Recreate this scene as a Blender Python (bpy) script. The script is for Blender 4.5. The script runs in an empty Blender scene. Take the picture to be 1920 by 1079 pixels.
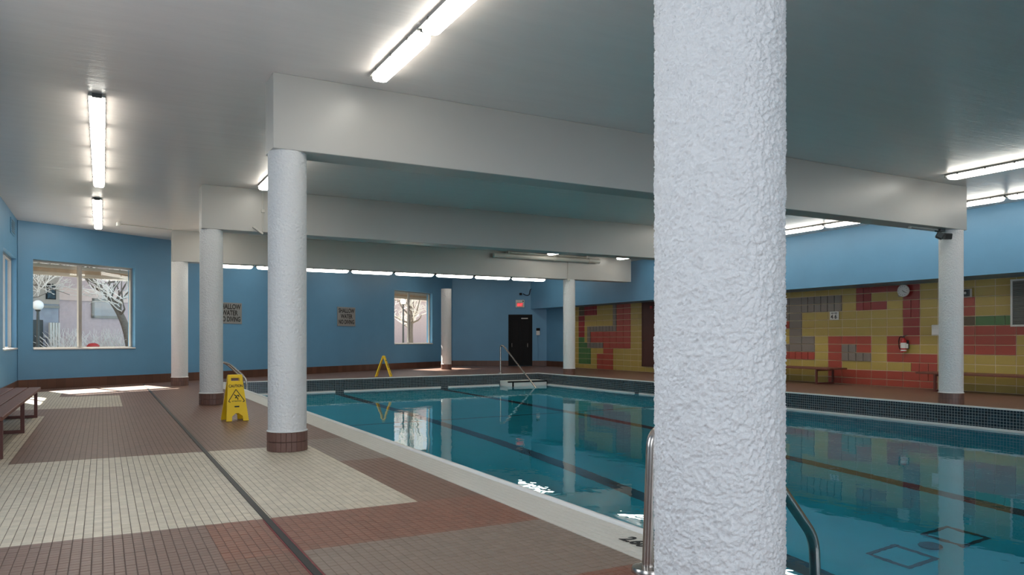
import bpy, math, random
from mathutils import Vector, Matrix, noise as mnoise
R = math.radians
random.seed(7)
SC = bpy.context.scene
COL = SC.collection

# ------------------------------------------------------------------ camera, world, sun, daylight, exposure
cam = bpy.data.cameras.new('camera'); co = bpy.data.objects.new('camera', cam); COL.objects.link(co)
co.location = (0, 0, 1.2); co.rotation_euler = (R(90), 0, R(-28.63))
cam.sensor_width = 36; cam.lens = 36 * 1405.4 / 1920; cam.shift_y = (636.8 - 539.5) / 1920
cam.clip_start = .05; cam.clip_end = 400
SC.camera = co
SC.view_settings.view_transform = 'Standard'; SC.view_settings.look = 'None'
SC.view_settings.gamma = 1; SC.view_settings.use_curve_mapping = False
SC.view_settings.exposure = 0.2

world = bpy.data.worlds.new('sky'); SC.world = world; world.use_nodes = True
wn = world.node_tree; bg = wn.nodes['Background']
bg.inputs[0].default_value = (.92, .94, 1.0, 1); bg.inputs[1].default_value = 1.1

sl = bpy.data.lights.new('sun', 'SUN'); sl.energy = 26.0; sl.angle = R(1.0); sl.color = (1, .93, .82)
so = bpy.data.objects.new('sun', sl); COL.objects.link(so); so.location = (-6, 40, 30)
so.rotation_euler = Vector((.24, -.66, -.71)).to_track_quat('-Z', 'Y').to_euler()

def daylight(name, loc, normal, sx, sy, power, col=(.84, .90, 1.0)):
    l = bpy.data.lights.new(name, 'AREA'); l.shape = 'RECTANGLE'; l.size = sx; l.size_y = sy
    l.energy = power; l.color = col
    o = bpy.data.objects.new(name, l); COL.objects.link(o); o.location = loc
    o.rotation_euler = Vector(normal).to_track_quat('-Z', 'Z').to_euler()
LAMP = 10.0          # radiance of the strip light diffusers
DAY = 165.0         # power of the daylight behind each unseen window

# ------------------------------------------------------------------ helpers
def props(o, label=None, cat=None, group=None, kind=None):
    if label: o['label'] = label
    if cat: o['category'] = cat
    if group: o['group'] = group
    if kind: o['kind'] = kind
    return o

def empty(name, loc=(0, 0, 0), rz=0, label=None, cat=None, group=None, kind=None):
    o = bpy.data.objects.new(name, None); COL.objects.link(o)
    o.location = loc; o.rotation_euler = (0, 0, rz); o.empty_display_size = .1
    return props(o, label, cat, group, kind)

def link(name, me, parent=None, loc=None, rot=None):
    o = bpy.data.objects.new(name, me); COL.objects.link(o)
    if parent is not None: o.parent = parent
    if loc is not None: o.location = loc
    if rot is not None: o.rotation_euler = rot
    return o

def copy_tree(o, parent=None):
    c = o.copy(); COL.objects.link(c)
    if parent is not None: c.parent = parent
    for ch in list(o.children):
        copy_tree(ch, c)
    return c

class MB:
    def __init__(s): s.v = []; s.f = []; s.m = Matrix.Identity(4)
    def at(s, m): s.m = m; return s
    def add(s, vs, fs):
        b = len(s.v)
        s.v += [tuple(s.m @ Vector(p)) for p in vs]
        s.f += [tuple(b + i for i in f) for f in fs]
        return s
    def box(s, x0, x1, y0, y1, z0, z1):
        return s.add([(x0, y0, z0), (x1, y0, z0), (x1, y1, z0), (x0, y1, z0), (x0, y0, z1), (x1, y0, z1), (x1, y1, z1), (x0, y1, z1)],
                     [(3, 2, 1, 0), (4, 5, 6, 7), (0, 1, 5, 4), (1, 2, 6, 5), (2, 3, 7, 6), (3, 0, 4, 7)])
    def bevbox(s, x0, x1, y0, y1, z0, z1, c):
        # chamfered box: 24 verts
        vs = []; idx = {}
        X = (x0, x1); Y = (y0, y1); Z = (z0, z1)
        for i in (0, 1):
            for j in (0, 1):
                for k in (0, 1):
                    dx = c if i == 0 else -c; dy = c if j == 0 else -c; dz = c if k == 0 else -c
                    idx[i, j, k, 'x'] = len(vs); vs.append((X[i], Y[j] + dy, Z[k] + dz))
                    idx[i, j, k, 'y'] = len(vs); vs.append((X[i] + dx, Y[j], Z[k] + dz))
                    idx[i, j, k, 'z'] = len(vs); vs.append((X[i] + dx, Y[j] + dy, Z[k]))
        fs = []
        g = lambda i, j, k, a: idx[i, j, k, a]
        for i in (0, 1):
            q = [g(i, 0, 0, 'x'), g(i, 1, 0, 'x'), g(i, 1, 1, 'x'), g(i, 0, 1, 'x')]; fs.append(tuple(q if i else q[::-1]))
            q = [g(0, i, 0, 'y'), g(1, i, 0, 'y'), g(1, i, 1, 'y'), g(0, i, 1, 'y')]; fs.append(tuple(q[::-1] if i else q))
            q = [g(0, 0, i, 'z'), g(1, 0, i, 'z'), g(1, 1, i, 'z'), g(0, 1, i, 'z')]; fs.append(tuple(q if i else q[::-1]))
        for j in (0, 1):
            for k in (0, 1):
                fs.append((g(0, j, k, 'y'), g(1, j, k, 'y'), g(1, j, k, 'z'), g(0, j, k, 'z')))
                fs.append((g(j, 0, k, 'x'), g(j, 1, k, 'x'), g(j, 1, k, 'z'), g(j, 0, k, 'z')))
                fs.append((g(j, k, 0, 'x'), g(j, k, 1, 'x'), g(j, k, 1, 'y'), g(j, k, 0, 'y')))
        for i in (0, 1):
            for j in (0, 1):
                for k in (0, 1):
                    fs.append((g(i, j, k, 'x'), g(i, j, k, 'y'), g(i, j, k, 'z')))
        return s.add(vs, fs)
    def prism(s, poly, z0, z1):
        n = len(poly)
        return s.add([(p[0], p[1], z0) for p in poly] + [(p[0], p[1], z1) for p in poly],
                     [tuple(range(n))[::-1], tuple(range(n, 2 * n))] + [(i, (i + 1) % n, n + (i + 1) % n, n + i) for i in range(n)])
    def slab(s, poly, y0, y1):   # polygon in xz extruded along y
        n = len(poly)
        return s.add([(p[0], y0, p[1]) for p in poly] + [(p[0], y1, p[1]) for p in poly],
                     [tuple(range(n)), tuple(range(n, 2 * n))[::-1]] + [(i, n + i, n + (i + 1) % n, (i + 1) % n) for i in range(n)])
    def lathe(s, prof, n=24, axis='z', c=(0, 0, 0)):
        vs = []; fs = []
        for r, h in prof:
            for i in range(n):
                a = 2 * math.pi * i / n
                p = (r * math.cos(a), r * math.sin(a), h)
                if axis == 'y': p = (p[0], p[2], -p[1])
                if axis == 'x': p = (p[2], p[0], p[1])
                vs.append((p[0] + c[0], p[1] + c[1], p[2] + c[2]))
        for k in range(len(prof) - 1):
            for i in range(n):
                j = (i + 1) % n
                fs.append((k * n + i, k * n + j, (k + 1) * n + j, (k + 1) * n + i))
        fs.append(tuple(range(n))[::-1]); m = (len(prof) - 1) * n; fs.append(tuple(range(m, m + n)))
        return s.add(vs, fs)
    def tube(s, pts, r, n=10):
        pts = [Vector(p) for p in pts]; rs = r if isinstance(r, (list, tuple)) else [r] * len(pts)
        vs = []; fs = []; up = Vector((0, 0, 1)); ref = None
        for i, p in enumerate(pts):
            t = (pts[min(i + 1, len(pts) - 1)] - pts[max(i - 1, 0)]).normalized()
            if ref is None:
                ref = up if abs(t.dot(up)) < .9 else Vector((1, 0, 0))
            a = (ref - t * ref.dot(t)).normalized(); b = t.cross(a); ref = a
            for k in range(n):
                g = 2 * math.pi * k / n
                vs.append(tuple(p + (a * math.cos(g) + b * math.sin(g)) * rs[i]))
        for i in range(len(pts) - 1):
            for k in range(n):
                l = (k + 1) % n
                fs.append((i * n + k, i * n + l, (i + 1) * n + l, (i + 1) * n + k))
        fs.append(tuple(range(n))[::-1]); m = (len(pts) - 1) * n; fs.append(tuple(range(m, m + n)))
        return s.add(vs, fs)
    def mesh(s, name, mat, smooth=False):
        me = bpy.data.meshes.new(name); me.from_pydata(s.v, [], s.f); me.update()
        me.materials.append(mat)
        if smooth:
            me.polygons.foreach_set('use_smooth', [True] * len(me.polygons))
            me.set_sharp_from_angle(angle=R(38))
        return me
    def build(s, name, mat, parent=None, smooth=False, loc=None, rot=None):
        return link(name, s.mesh(name, mat, smooth), parent, loc, rot)

def bend(pts, r, n=6):
    """round the corners of a polyline"""
    out = [Vector(pts[0])]
    for i in range(1, len(pts) - 1):
        p = Vector(pts[i]); a = (Vector(pts[i - 1]) - p); b = (Vector(pts[i + 1]) - p)
        d = min(r, a.length * .49, b.length * .49)
        a = p + a.normalized() * d; b = p + b.normalized() * d
        for k in range(n + 1):
            t = k / n
            out.append(a * (1 - t) ** 2 + p * 2 * t * (1 - t) + b * t * t)
    out.append(Vector(pts[-1]))
    return out

_tx = {}
def text(name, body, size, mat, parent, loc, rot=(R(90), 0, 0), sx=1.0, bold=.0, depth=.002):
    cu = bpy.data.curves.new('lettering', 'FONT'); cu.body = body; cu.size = size
    cu.align_x = 'CENTER'; cu.align_y = 'CENTER'; cu.extrude = depth; cu.offset = bold; cu.resolution_u = 3
    cu.space_line = .92
    t = bpy.data.objects.new('lettering', cu); COL.objects.link(t)
    dg = bpy.context.evaluated_depsgraph_get()
    me = bpy.data.meshes.new_from_object(t.evaluated_get(dg)); bpy.data.objects.remove(t); bpy.data.curves.remove(cu)
    me.materials.clear(); me.materials.append(mat)
    for v in me.vertices: v.co.x *= sx
    return link(name, me, parent, loc, rot)

# ------------------------------------------------------------------ materials
def srgb(r, g, b):
    f = lambda c: (c / 255 / 12.92) if c / 255 <= .04045 else ((c / 255 + .055) / 1.055) ** 2.4
    return (f(r), f(g), f(b), 1)

def newmat(name):
    m = bpy.data.materials.new(name); m.use_nodes = True
    nt = m.node_tree; b = nt.nodes['Principled BSDF']
    return m, nt, b
def nd(nt, t, **k):
    n = nt.nodes.new(t)
    for a, v in k.items(): setattr(n, a, v)
    return n
def mth(nt, op, a, b=None, c=None):
    n = nd(nt, 'ShaderNodeMath', operation=op)
    for i, x in enumerate((a, b, c)):
        if x is None: continue
        if isinstance(x, (int, float)): n.inputs[i].default_value = x
        else: nt.links.new(x, n.inputs[i])
    return n.outputs[0]
def mix(nt, fac, a, b):
    n = nd(nt, 'ShaderNodeMix', data_type='RGBA')
    for s, x in ((0, fac), (6, a), (7, b)):
        if isinstance(x, (int, float)): n.inputs[s].default_value = x
        elif isinstance(x, tuple): n.inputs[s].default_value = x
        else: nt.links.new(x, n.inputs[s])
    return n.outputs[2]
def coord(nt):
    return nd(nt, 'ShaderNodeTexCoord').outputs['Object']
def noisetex(nt, vec, scale, detail=4, rough=.55):
    n = nd(nt, 'ShaderNodeTexNoise'); n.inputs['Scale'].default_value = scale
    n.inputs['Detail'].default_value = detail; n.inputs['Roughness'].default_value = rough
    if vec is not None: nt.links.new(vec, n.inputs['Vector'])
    return n.outputs['Fac']
def bump(nt, b, h, strength, dist=.01):
    n = nd(nt, 'ShaderNodeBump'); n.inputs['Strength'].default_value = strength; n.inputs['Distance'].default_value = dist
    nt.links.new(h, n.inputs['Height']); nt.links.new(n.outputs[0], b.inputs['Normal'])

def simple(name, col, rough=.5, metal=0, var=.06, vscale=6, bmp=0, bscale=40, spec=.5):
    m, nt, b = newmat(name)
    c = coord(nt); f = noisetex(nt, c, vscale)
    dark = tuple(x * (1 - var * 2) for x in col[:3]) + (1,); lite = tuple(min(1, x * (1 + var * 2)) for x in col[:3]) + (1,)
    nt.links.new(mix(nt, f, dark, lite), b.inputs['Base Color'])
    b.inputs['Roughness'].default_value = rough; b.inputs['Metallic'].default_value = metal
    b.inputs['Specular IOR Level'].default_value = spec
    if bmp: bump(nt, b, noisetex(nt, c, bscale), bmp)
    return m

M = {}
M['blue'] = simple('blue_paint', (.118, .295, .47, 1), .42, var=.04, vscale=1.5, bmp=.12, bscale=55)
M['beam'] = simple('beam_paint', (.45, .435, .405, 1), .34, var=.02, vscale=2, bmp=.05, bscale=30)
M['trimwhite'] = simple('white_paint', (.72, .72, .70, 1), .4, var=.02)
M['black'] = simple('black_paint', (.008, .008, .009, 1), .6, spec=.2)
M['ink'] = simple('black_ink', (.012, .012, .012, 1), .6, var=0)
M['darkmetal'] = simple('dark_metal', (.06, .065, .065, 1), .4, .4)
M['grey'] = simple('grey_housing', (.30, .30, .28, 1), .5)
M['plate'] = simple('sign_grey', (.27, .27, .265, 1), .45, .1, var=.05)
M['pipe'] = simple('painted_pipe', (.50, .485, .44, 1), .4)
M['yellow'] = simple('yellow_plastic', (.92, .60, .012, 1), .38, var=.03)
M['wood'] = simple('stained_wood', (.165, .056, .036, 1), .46, var=.2, vscale=9, bmp=.08, bscale=60)
M['woodframe'] = simple('brown_steel', (.12, .036, .028, 1), .45)
M['alu'] = simple('aluminium', (.42, .39, .36, 1), .4, .55)
M['red'] = simple('red_enamel', (.42, .018, .02, 1), .3)
M['doorbrown'] = simple('brown_door_paint', (.085, .03, .022, 1), .5)
M['offwhite'] = simple('off_white_plastic', (.68, .67, .63, 1), .4)
M['mortar'] = simple('mortar', (.62, .50, .33, 1), .8)
M['glassdark'] = simple('dark_glass', (.02, .025, .03, 1), .08)

m, nt, b = newmat('stainless_steel')
c = coord(nt); f = noisetex(nt, c, 14)
nt.links.new(mix(nt, f, (.36, .32, .29, 1), (.55, .51, .47, 1)), b.inputs['Base Color'])
b.inputs['Metallic'].default_value = 1; b.inputs['Roughness'].default_value = .26
M['steel'] = m

# ceiling: semi-gloss paint over trowelled concrete, streaks across
m, nt, b = newmat('ceiling_paint')
c = coord(nt)
mp = nd(nt, 'ShaderNodeMapping'); mp.inputs['Scale'].default_value = (.5, 3.2, 1); nt.links.new(c, mp.inputs[0])
f = noisetex(nt, mp.outputs[0], 2.2, 5, .6)
nt.links.new(mix(nt, f, (.72, .665, .635, 1), (.82, .76, .725, 1)), b.inputs['Base Color'])
b.inputs['Roughness'].default_value = .3; bump(nt, b, f, .4, .02)
M['ceiling'] = m

# stucco on the columns
def stucco(name, scale, strength, dist):
    m, nt, b = newmat(name)
    c = coord(nt); f = noisetex(nt, c, scale, 5, .62)
    vo = nd(nt, 'ShaderNodeTexVoronoi'); vo.inputs['Scale'].default_value = scale * .7; nt.links.new(c, vo.inputs['Vector'])
    h = mth(nt, 'ADD', f, mth(nt, 'MULTIPLY', vo.outputs['Distance'], .35))
    b.inputs['Base Color'].default_value = (.78, .775, .77, 1); b.inputs['Roughness'].default_value = .42
    bump(nt, b, h, strength, dist)
    return m
M['stucco'] = stucco('stucco', 40, 1.0, .02)
M['stucco_fine'] = stucco('stucco_relief', 150, .7, .005)

# mosaics -----------------------------------------------------------
PT = .0525
def grid(nt, u, v, pu, pv, g):
    """1 inside a piece, 0 in a joint"""
    fu = mth(nt, 'FRACT', mth(nt, 'DIVIDE', u, pu)); fv = mth(nt, 'FRACT', mth(nt, 'DIVIDE', v, pv))
    e = lambda x, gg: mth(nt, 'MULTIPLY', mth(nt, 'GREATER_THAN', x, gg), mth(nt, 'LESS_THAN', x, 1 - gg))
    return mth(nt, 'MULTIPLY', e(fu, g), e(fv, g * pu / pv))
def cellnoise(nt, u, v, pu, pv):
    cx = nd(nt, 'ShaderNodeCombineXYZ')
    nt.links.new(mth(nt, 'FLOOR', mth(nt, 'DIVIDE', u, pu)), cx.inputs[0]); nt.links.new(mth(nt, 'FLOOR', mth(nt, 'DIVIDE', v, pv)), cx.inputs[1])
    w = nd(nt, 'ShaderNodeTexWhiteNoise', noise_dimensions='3D'); nt.links.new(cx.outputs[0], w.inputs[0])
    return w.outputs[0]
def inrect(nt, x, y, x0, x1, y0, y1):
    a = mth(nt, 'MULTIPLY', mth(nt, 'GREATER_THAN', x, x0), mth(nt, 'LESS_THAN', x, x1))
    b = mth(nt, 'MULTIPLY', mth(nt, 'GREATER_THAN', y, y0), mth(nt, 'LESS_THAN', y, y1))
    return mth(nt, 'MULTIPLY', a, b)

CREAM = (.58, .505, .395, 1); BROWN = (.190, .092, .060, 1); RBROWN = (.225, .090, .056, 1); GREYT = (.245, .178, .140, 1)
GROUT = (.125, .085, .068, 1); GREYBR = (.200, .122, .095, 1)
# rectangles of other colour in the brown deck: x0, x1, y0, y1, colour
ZONES = [(.965, 2.57, 3.2, 4.31, GREYT), (2.047, 2.57, 7.31, 9.05, GREYT), (-1.8, .565, 2.0, 5.198, GREYBR), (.565, 2.57, -2, 3.2, RBROWN), (.565, 2.57, 4.31, 5.198, RBROWN),
         (-.8925, 2.047, 5.198, 8.61, CREAM), (-1.8, -.8, 5.198, 13.8, CREAM), (-.8925, .315, 15.17, 18.2, CREAM), (-1.8, -.8, 15.17, 20.2, CREAM)]
def zone_of(x, y):
    c = BROWN
    for x0, x1, y0, y1, k in ZONES:
        if x0 < x < x1 and y0 < y < y1: c = k
    return c

m, nt, b = newmat('deck_mosaic')
c = coord(nt); sp = nd(nt, 'ShaderNodeSeparateXYZ'); nt.links.new(c, sp.inputs[0]); x, y, z = sp.outputs
big = noisetex(nt, c, 1.3, 3)
col = mix(nt, big, tuple(k * .85 for k in BROWN[:3]) + (1,), tuple(k * 1.15 for k in BROWN[:3]) + (1,))
for x0, x1, y0, y1, k in ZONES:
    col = mix(nt, inrect(nt, x, y, x0, x1, y0, y1), col, k)
cn = cellnoise(nt, x, y, PT, PT)
vv = nd(nt, 'ShaderNodeHueSaturation'); nt.links.new(col, vv.inputs['Color']); nt.links.new(mth(nt, 'MULTIPLY_ADD', cn, .3, .85), vv.inputs['Value'])
gg = grid(nt, x, y, PT, PT, .045)
nt.links.new(mix(nt, gg, GROUT, vv.outputs[0]), b.inputs['Base Color'])
nt.links.new(mth(nt, 'MULTIPLY_ADD', gg, -.3, .72), b.inputs['Roughness'])
bump(nt, b, gg, .25, .002)
M['deck'] = m

def tilemat(name, col, rough=.42, var=.10):
    m, nt, b = newmat(name)
    oi = nd(nt, 'ShaderNodeNewGeometry')
    h = nd(nt, 'ShaderNodeHueSaturation'); h.inputs['Color'].default_value = col
    f = noisetex(nt, coord(nt), 45, 3)
    r = mth(nt, 'ADD', mth(nt, 'MULTIPLY', oi.outputs['Random Per Island'], var * 2), mth(nt, 'MULTIPLY', f, .12))
    nt.links.new(mth(nt, 'ADD', r, 1 - var - .06), h.inputs['Value'])
    nt.links.new(h.outputs[0], b.inputs['Base Color']); b.inputs['Roughness'].default_value = rough
    bump(nt, b, f, .06, .002)
    return m
TM = {CREAM: tilemat('cream_tile', CREAM), BROWN: tilemat('brown_tile', BROWN), RBROWN: tilemat('red_brown_tile', RBROWN, var=.14),
      GREYT: tilemat('grey_tile', GREYT), GREYBR: tilemat('grey_brown_tile', GREYBR)}
M['basetile'] = tilemat('column_base_tile', (.165, .085, .066, 1), .4)
M['copingtile'] = tilemat('white_coping_tile', (.64, .61, .55, 1), .4, .04)

def mosaic(name, col, grout, pu, pv, g, rough=.3, var=.3, axis='x', bs=.3):
    m, nt, b = newmat(name)
    c = coord(nt); sp = nd(nt, 'ShaderNodeSeparateXYZ'); nt.links.new(c, sp.inputs[0]); x, y, z = sp.outputs
    u, v = {'x': (x, z), 'y': (y, z), 'f': (x, y), 'a': (mth(nt, 'MULTIPLY', mth(nt, 'ARCTAN2', y, x), .21), z)}[axis]
    cn = cellnoise(nt, u, v, pu, pv); gg = grid(nt, u, v, pu, pv, g)
    h = nd(nt, 'ShaderNodeHueSaturation'); h.inputs['Color'].default_value = col; nt.links.new(mth(nt, 'MULTIPLY_ADD', cn, var, 1 - var / 2), h.inputs['Value'])
    nt.links.new(mix(nt, gg, grout, h.outputs[0]), b.inputs['Base Color']); b.inputs['Roughness'].default_value = rough
    bump(nt, b, gg, bs, .002)
    return m
M['pooltile_x'] = mosaic('dark_pool_tile_x', (.012, .024, .036, 1), (.25, .28, .29, 1), PT, PT, .07, .2, .9, 'x')
M['pooltile_y'] = mosaic('dark_pool_tile_y', (.012, .024, .036, 1), (.25, .28, .29, 1), PT, PT, .07, .2, .9, 'y')
M['coping'] = mosaic('coping_mosaic', (.64, .61, .55, 1), (.42, .40, .35, 1), PT, PT, .04, .4, .08, 'f')
M['basering'] = mosaic('base_ring_mosaic', (.165, .085, .066, 1), (.07, .045, .04, 1), PT, .108, .05, .4, .25, 'a')
M['baseboard'] = mosaic('baseboard_tile', (.110, .050, .033, 1), (.06, .03, .022, 1), .22, .26, .02, .3, .4, 'x')
M['poolpaint'] = simple('pool_plaster', (.012, .60, .73, 1), .6, var=.05, vscale=1.2)
M['lane'] = mosaic('lane_tile', (.012, .04, .055, 1), (.02, .06, .075, 1), PT, PT, .06, .5, .4, 'f')

# water: Fresnel reflection over a slightly tinted refraction
m = bpy.data.materials.new('pool_water'); m.use_nodes = True; nt = m.node_tree; nt.nodes.clear()
out = nd(nt, 'ShaderNodeOutputMaterial'); mx = nd(nt, 'ShaderNodeMixShader'); fr = nd(nt, 'ShaderNodeFresnel'); fr.inputs[0].default_value = 1.333
gl = nd(nt, 'ShaderNodeBsdfGlossy'); gl.inputs['Roughness'].default_value = .0; gl.inputs['Color'].default_value = (.95, .98, 1, 1)
rf = nd(nt, 'ShaderNodeBsdfRefraction'); rf.inputs['IOR'].default_value = 1.333; rf.inputs['Roughness'].default_value = 0; rf.inputs['Color'].default_value = (.62, .95, 1, 1)
c = coord(nt)
mp = nd(nt, 'ShaderNodeMapping'); mp.inputs['Scale'].default_value = (1, .8, 1); nt.links.new(c, mp.inputs[0])
h = mth(nt, 'ADD', mth(nt, 'MULTIPLY', noisetex(nt, mp.outputs[0], .55, 2), 1.0), mth(nt, 'MULTIPLY', noisetex(nt, mp.outputs[0], 4.5, 2), .16))
bp = nd(nt, 'ShaderNodeBump'); bp.inputs['Strength'].default_value = .25; bp.inputs['Distance'].default_value = .03; nt.links.new(h, bp.inputs['Height'])
for n in (fr, gl, rf): nt.links.new(bp.outputs[0], n.inputs['Normal'])
nt.links.new(fr.outputs[0], mx.inputs[0]); nt.links.new(rf.outputs[0], mx.inputs[1]); nt.links.new(gl.outputs[0], mx.inputs[2]); nt.links.new(mx.outputs[0], out.inputs[0])
M['water'] = m

# window glass
m = bpy.data.materials.new('window_glass'); m.use_nodes = True; nt = m.node_tree; nt.nodes.clear()
out = nd(nt, 'ShaderNodeOutputMaterial'); mx = nd(nt, 'ShaderNodeMixShader'); fr = nd(nt, 'ShaderNodeLayerWeight'); fr.inputs[0].default_value = .3
gl = nd(nt, 'ShaderNodeBsdfGlossy'); gl.inputs['Roughness'].default_value = .02; tr = nd(nt, 'ShaderNodeBsdfTransparent'); tr.inputs[0].default_value = (.93, .95, .95, 1)
nt.links.new(mth(nt, 'MULTIPLY_ADD', mth(nt, 'POWER', fr.outputs['Facing'], 5.0), .6, .03), mx.inputs[0]); nt.links.new(tr.outputs[0], mx.inputs[1]); nt.links.new(gl.outputs[0], mx.inputs[2]); nt.links.new(mx.outputs[0], out.inputs[0])
M['glass'] = m

def emis(name, col, s):
    m, nt, b = newmat(name)
    b.inputs['Base Color'].default_value = col; b.inputs['Emission Color'].default_value = col; b.inputs['Emission Strength'].default_value = s
    b.inputs['Roughness'].default_value = .3
    return m
M['lamp'] = emis('lit_diffuser', (1.0, .965, .87, 1), LAMP)
M['exitred'] = emis('lit_red', (1.0, .05, .06, 1), 1.2)

# ------------------------------------------------------------------ room constants
XL, XR = 1.76, 13.84                 # column rows
CY = [1.82, 8.32, 14.82, 21.32]      # column / beam lines
HB, HC = 3.216, 4.016                # beam underside, ceiling
PX0, PX1 = 2.97, 13.56               # pool sides
PYL, PYR = 22.0, 22.9                # far pool edge, left and right end
PY0 = -6.0
WZ = -.375                           # water level
WX = 17.6                            # block wall
BKX = 16.4                           # bulkhead face
BKZ = 2.57
LX = -1.77                           # left wall
P = Vector((-1.76, 21.1)); Q = Vector((13.9, 31.1)); Q2 = Vector((17.6, 28.9))
DB = (Q - P).normalized(); NB = Vector((-DB.y, DB.x)); LB = (Q - P).length; AB = math.atan2(DB.y, DB.x)
DF = (Q2 - Q).normalized(); NF = Vector((-DF.y, DF.x)); LF = (Q2 - Q).length; AF = math.atan2(DF.y, DF.x)
YN = -8.0                            # wall behind the camera

# ------------------------------------------------------------------ floor (deck around the pool)
mb = MB()
ZD = -.003
mb.prism([(LX - .3, YN - .3), (PX0 - .4, YN - .3), (PX0 - .4, 22.0), (PX0, PYL + .06), (PX0, 24.12), (LX - .3, 21.2)], -.25, ZD)
pl = lambda x: PYL + (x - PX0) / (PX1 - PX0) * (PYR - PYL)
mb.prism([(PX0, PYL + .06), (PX1 + .06, PYR + .06), (WX + .2, PYR + .06), (WX + .2, 28.95), (Q.x, Q.y + .2), (PX0, 24.12)], -.25, ZD)
mb.prism([(PX1 + .06, YN - .3), (WX + .2, YN - .3), (WX + .2, PYR + .06), (PX1 + .06, PYR + .06)], -.25, ZD)
mb.prism([(PX0 - .4, YN - .3), (PX1 + .06, YN - .3), (PX1 + .06, PY0 - .06), (PX0 - .4, PY0 - .06)], -.25, ZD)
floor = mb.build('floor', M['deck']); props(floor, kind='structure')

# tiles of the near deck as pieces: the nearest 300 single, the rest joined
tiles = []
i0 = int(math.floor(-1.2 / PT)); i1 = int(math.floor(2.57 / PT))
TH, TV = math.sin(R(28.63)), math.cos(R(28.63))
for i in range(i0, i1):
    for j in range(int(2.9 / PT), int(8.61 / PT)):
        x, y = (i + .5) * PT, (j + .5) * PT
        if abs(x - .96) < .047: continue
        D = x * TH + y * TV; lat = x * TV - y * TH
        if D < 3.3: continue
        px = 960 + lat / D * 1405.4; py = 636.8 + 1.2 / D * 1405.4
        if px < -40 or py > 1110: continue
        if math.hypot(x - XL, y - CY[1]) < .21: continue
        tiles.append((D + (100 if not (8 < px < 1180 and py < 1076) else 0), x, y))
tiles.sort()
tmesh = {}
g = PT * .5 * .93; gy = PT * .5 * .965
def tile_mb(mb, x, y):
    k = .0025
    return mb.add([(x - g, y - gy, ZD - .002), (x + g, y - gy, ZD - .002), (x + g, y + gy, ZD - .002), (x - g, y + gy, ZD - .002),
                   (x - g, y - gy, -.0012), (x + g, y - gy, -.0012), (x + g, y + gy, -.0012), (x - g, y + gy, -.0012),
                   (x - g + k, y - gy + k, 0), (x + g - k, y - gy + k, 0), (x + g - k, y + gy - k, 0), (x - g + k, y + gy - k, 0)],
                  [(0, 1, 5, 4), (1, 2, 6, 5), (2, 3, 7, 6), (3, 0, 4, 7), (4, 5, 9, 8), (5, 6, 10, 9), (6, 7, 11, 10), (7, 4, 8, 11), (8, 9, 10, 11)])
for k in TM:
    tmesh[k] = tile_mb(MB(), 0, 0).mesh('floor_tile', TM[k])
rest = {}
for n, (D, x, y) in enumerate(tiles):
    k = zone_of(x, y)
    dz = random.uniform(-.0006, .0006)
    if n < 300:
        link('tile', tmesh[k], floor, (x, y, dz))
    else:
        mb = rest.setdefault(k, MB()); mb.m = Matrix.Translation((0, 0, dz)); tile_mb(mb, x, y)
for k, mb in rest.items():
    props(mb.build('tile_field', TM[k], floor), kind='stuff')

# black joint line in the deck with worn red edges
tr_ = MB().box(.94, .98, 2.0, 22.3, -.004, .004).build('trim_1', simple('black_rubber', (.015, .014, .014, 1), .5)); props(tr_, kind='structure')
rl = simple('red_line', (.22, .045, .05, 1), .6, var=.3, vscale=30)
MB().box(.931, .938, 2.0, 5.15, -.004, .0018).build('red_edge', rl, tr_)
MB().box(.983, .993, 2.0, 5.15, -.004, .0018).build('red_edge', rl, tr_)

# ------------------------------------------------------------------ ceiling and walls
ceiling = MB().prism([(LX - .3, YN - .3), (BKX + .9, YN - .3), (BKX + .9, 31.6), (Q.x + .3, 31.6), (Q.x - .2, Q.y + .3), (LX - .3, 21.4)], HC, HC + .25).build('ceiling', M['ceiling'])
props(ceiling, kind='structure')

def panel_with_holes(mb, L, H, holes, t):
    """wall in local x (0..L), y 0..t (into the wall), z; holes = (x0,x1,z0,z1) sorted"""
    x = 0
    for x0, x1, z0, z1 in holes:
        mb.box(x, x0, 0, t, -.2, H); mb.box(x0, x1, 0, t, -.2, z0); mb.box(x0, x1, 0, t, z1, H); x = x1
    mb.box(x, L, 0, t, -.2, H)

def window(n, parent_loc, rz, x0, x1, z0, z1, t=.12, deep=.3, mull=.5):
    """local x along the wall, y outwards"""
    w = empty('window_%d' % n, parent_loc, rz, kind='structure')
    fw = .055
    f = MB(); y0, y1 = t, t + .07
    f.box(x0, x0 + fw, y0, y1, z0, z1); f.box(x1 - fw, x1, y0, y1, z0, z1)
    f.box(x0 + fw, x1 - fw, y0, y1, z0, z0 + fw); f.box(x0 + fw, x1 - fw, y0, y1, z1 - fw, z1)
    f.build('window_frame', M['alu'], w)
    xm = x0 + (x1 - x0) * mull
    MB().box(xm - .05, xm - .004, y0 - .01, y1 - .01, z0 + fw, z1 - fw).build('mullion', M['alu'], w)
    MB().box(xm + .004, xm + .045, y0 + .005, y1, z0 + fw, z1 - fw).build('mullion', M['alu'], w)
    for a, b_ in ((x0 + fw, xm - .05), (xm + .045, x1 - fw)):
        MB().box(a, b_, y0 + .03, y0 + .036, z0 + fw, z1 - fw).build('pane', M['glass'], w)
    MB().bevbox(x0 - .0, x1 + .0, -.03, t, z0 - .001, z0 + .035, .006).build('window_sill', M['trimwhite'], w)
    return w

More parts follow.
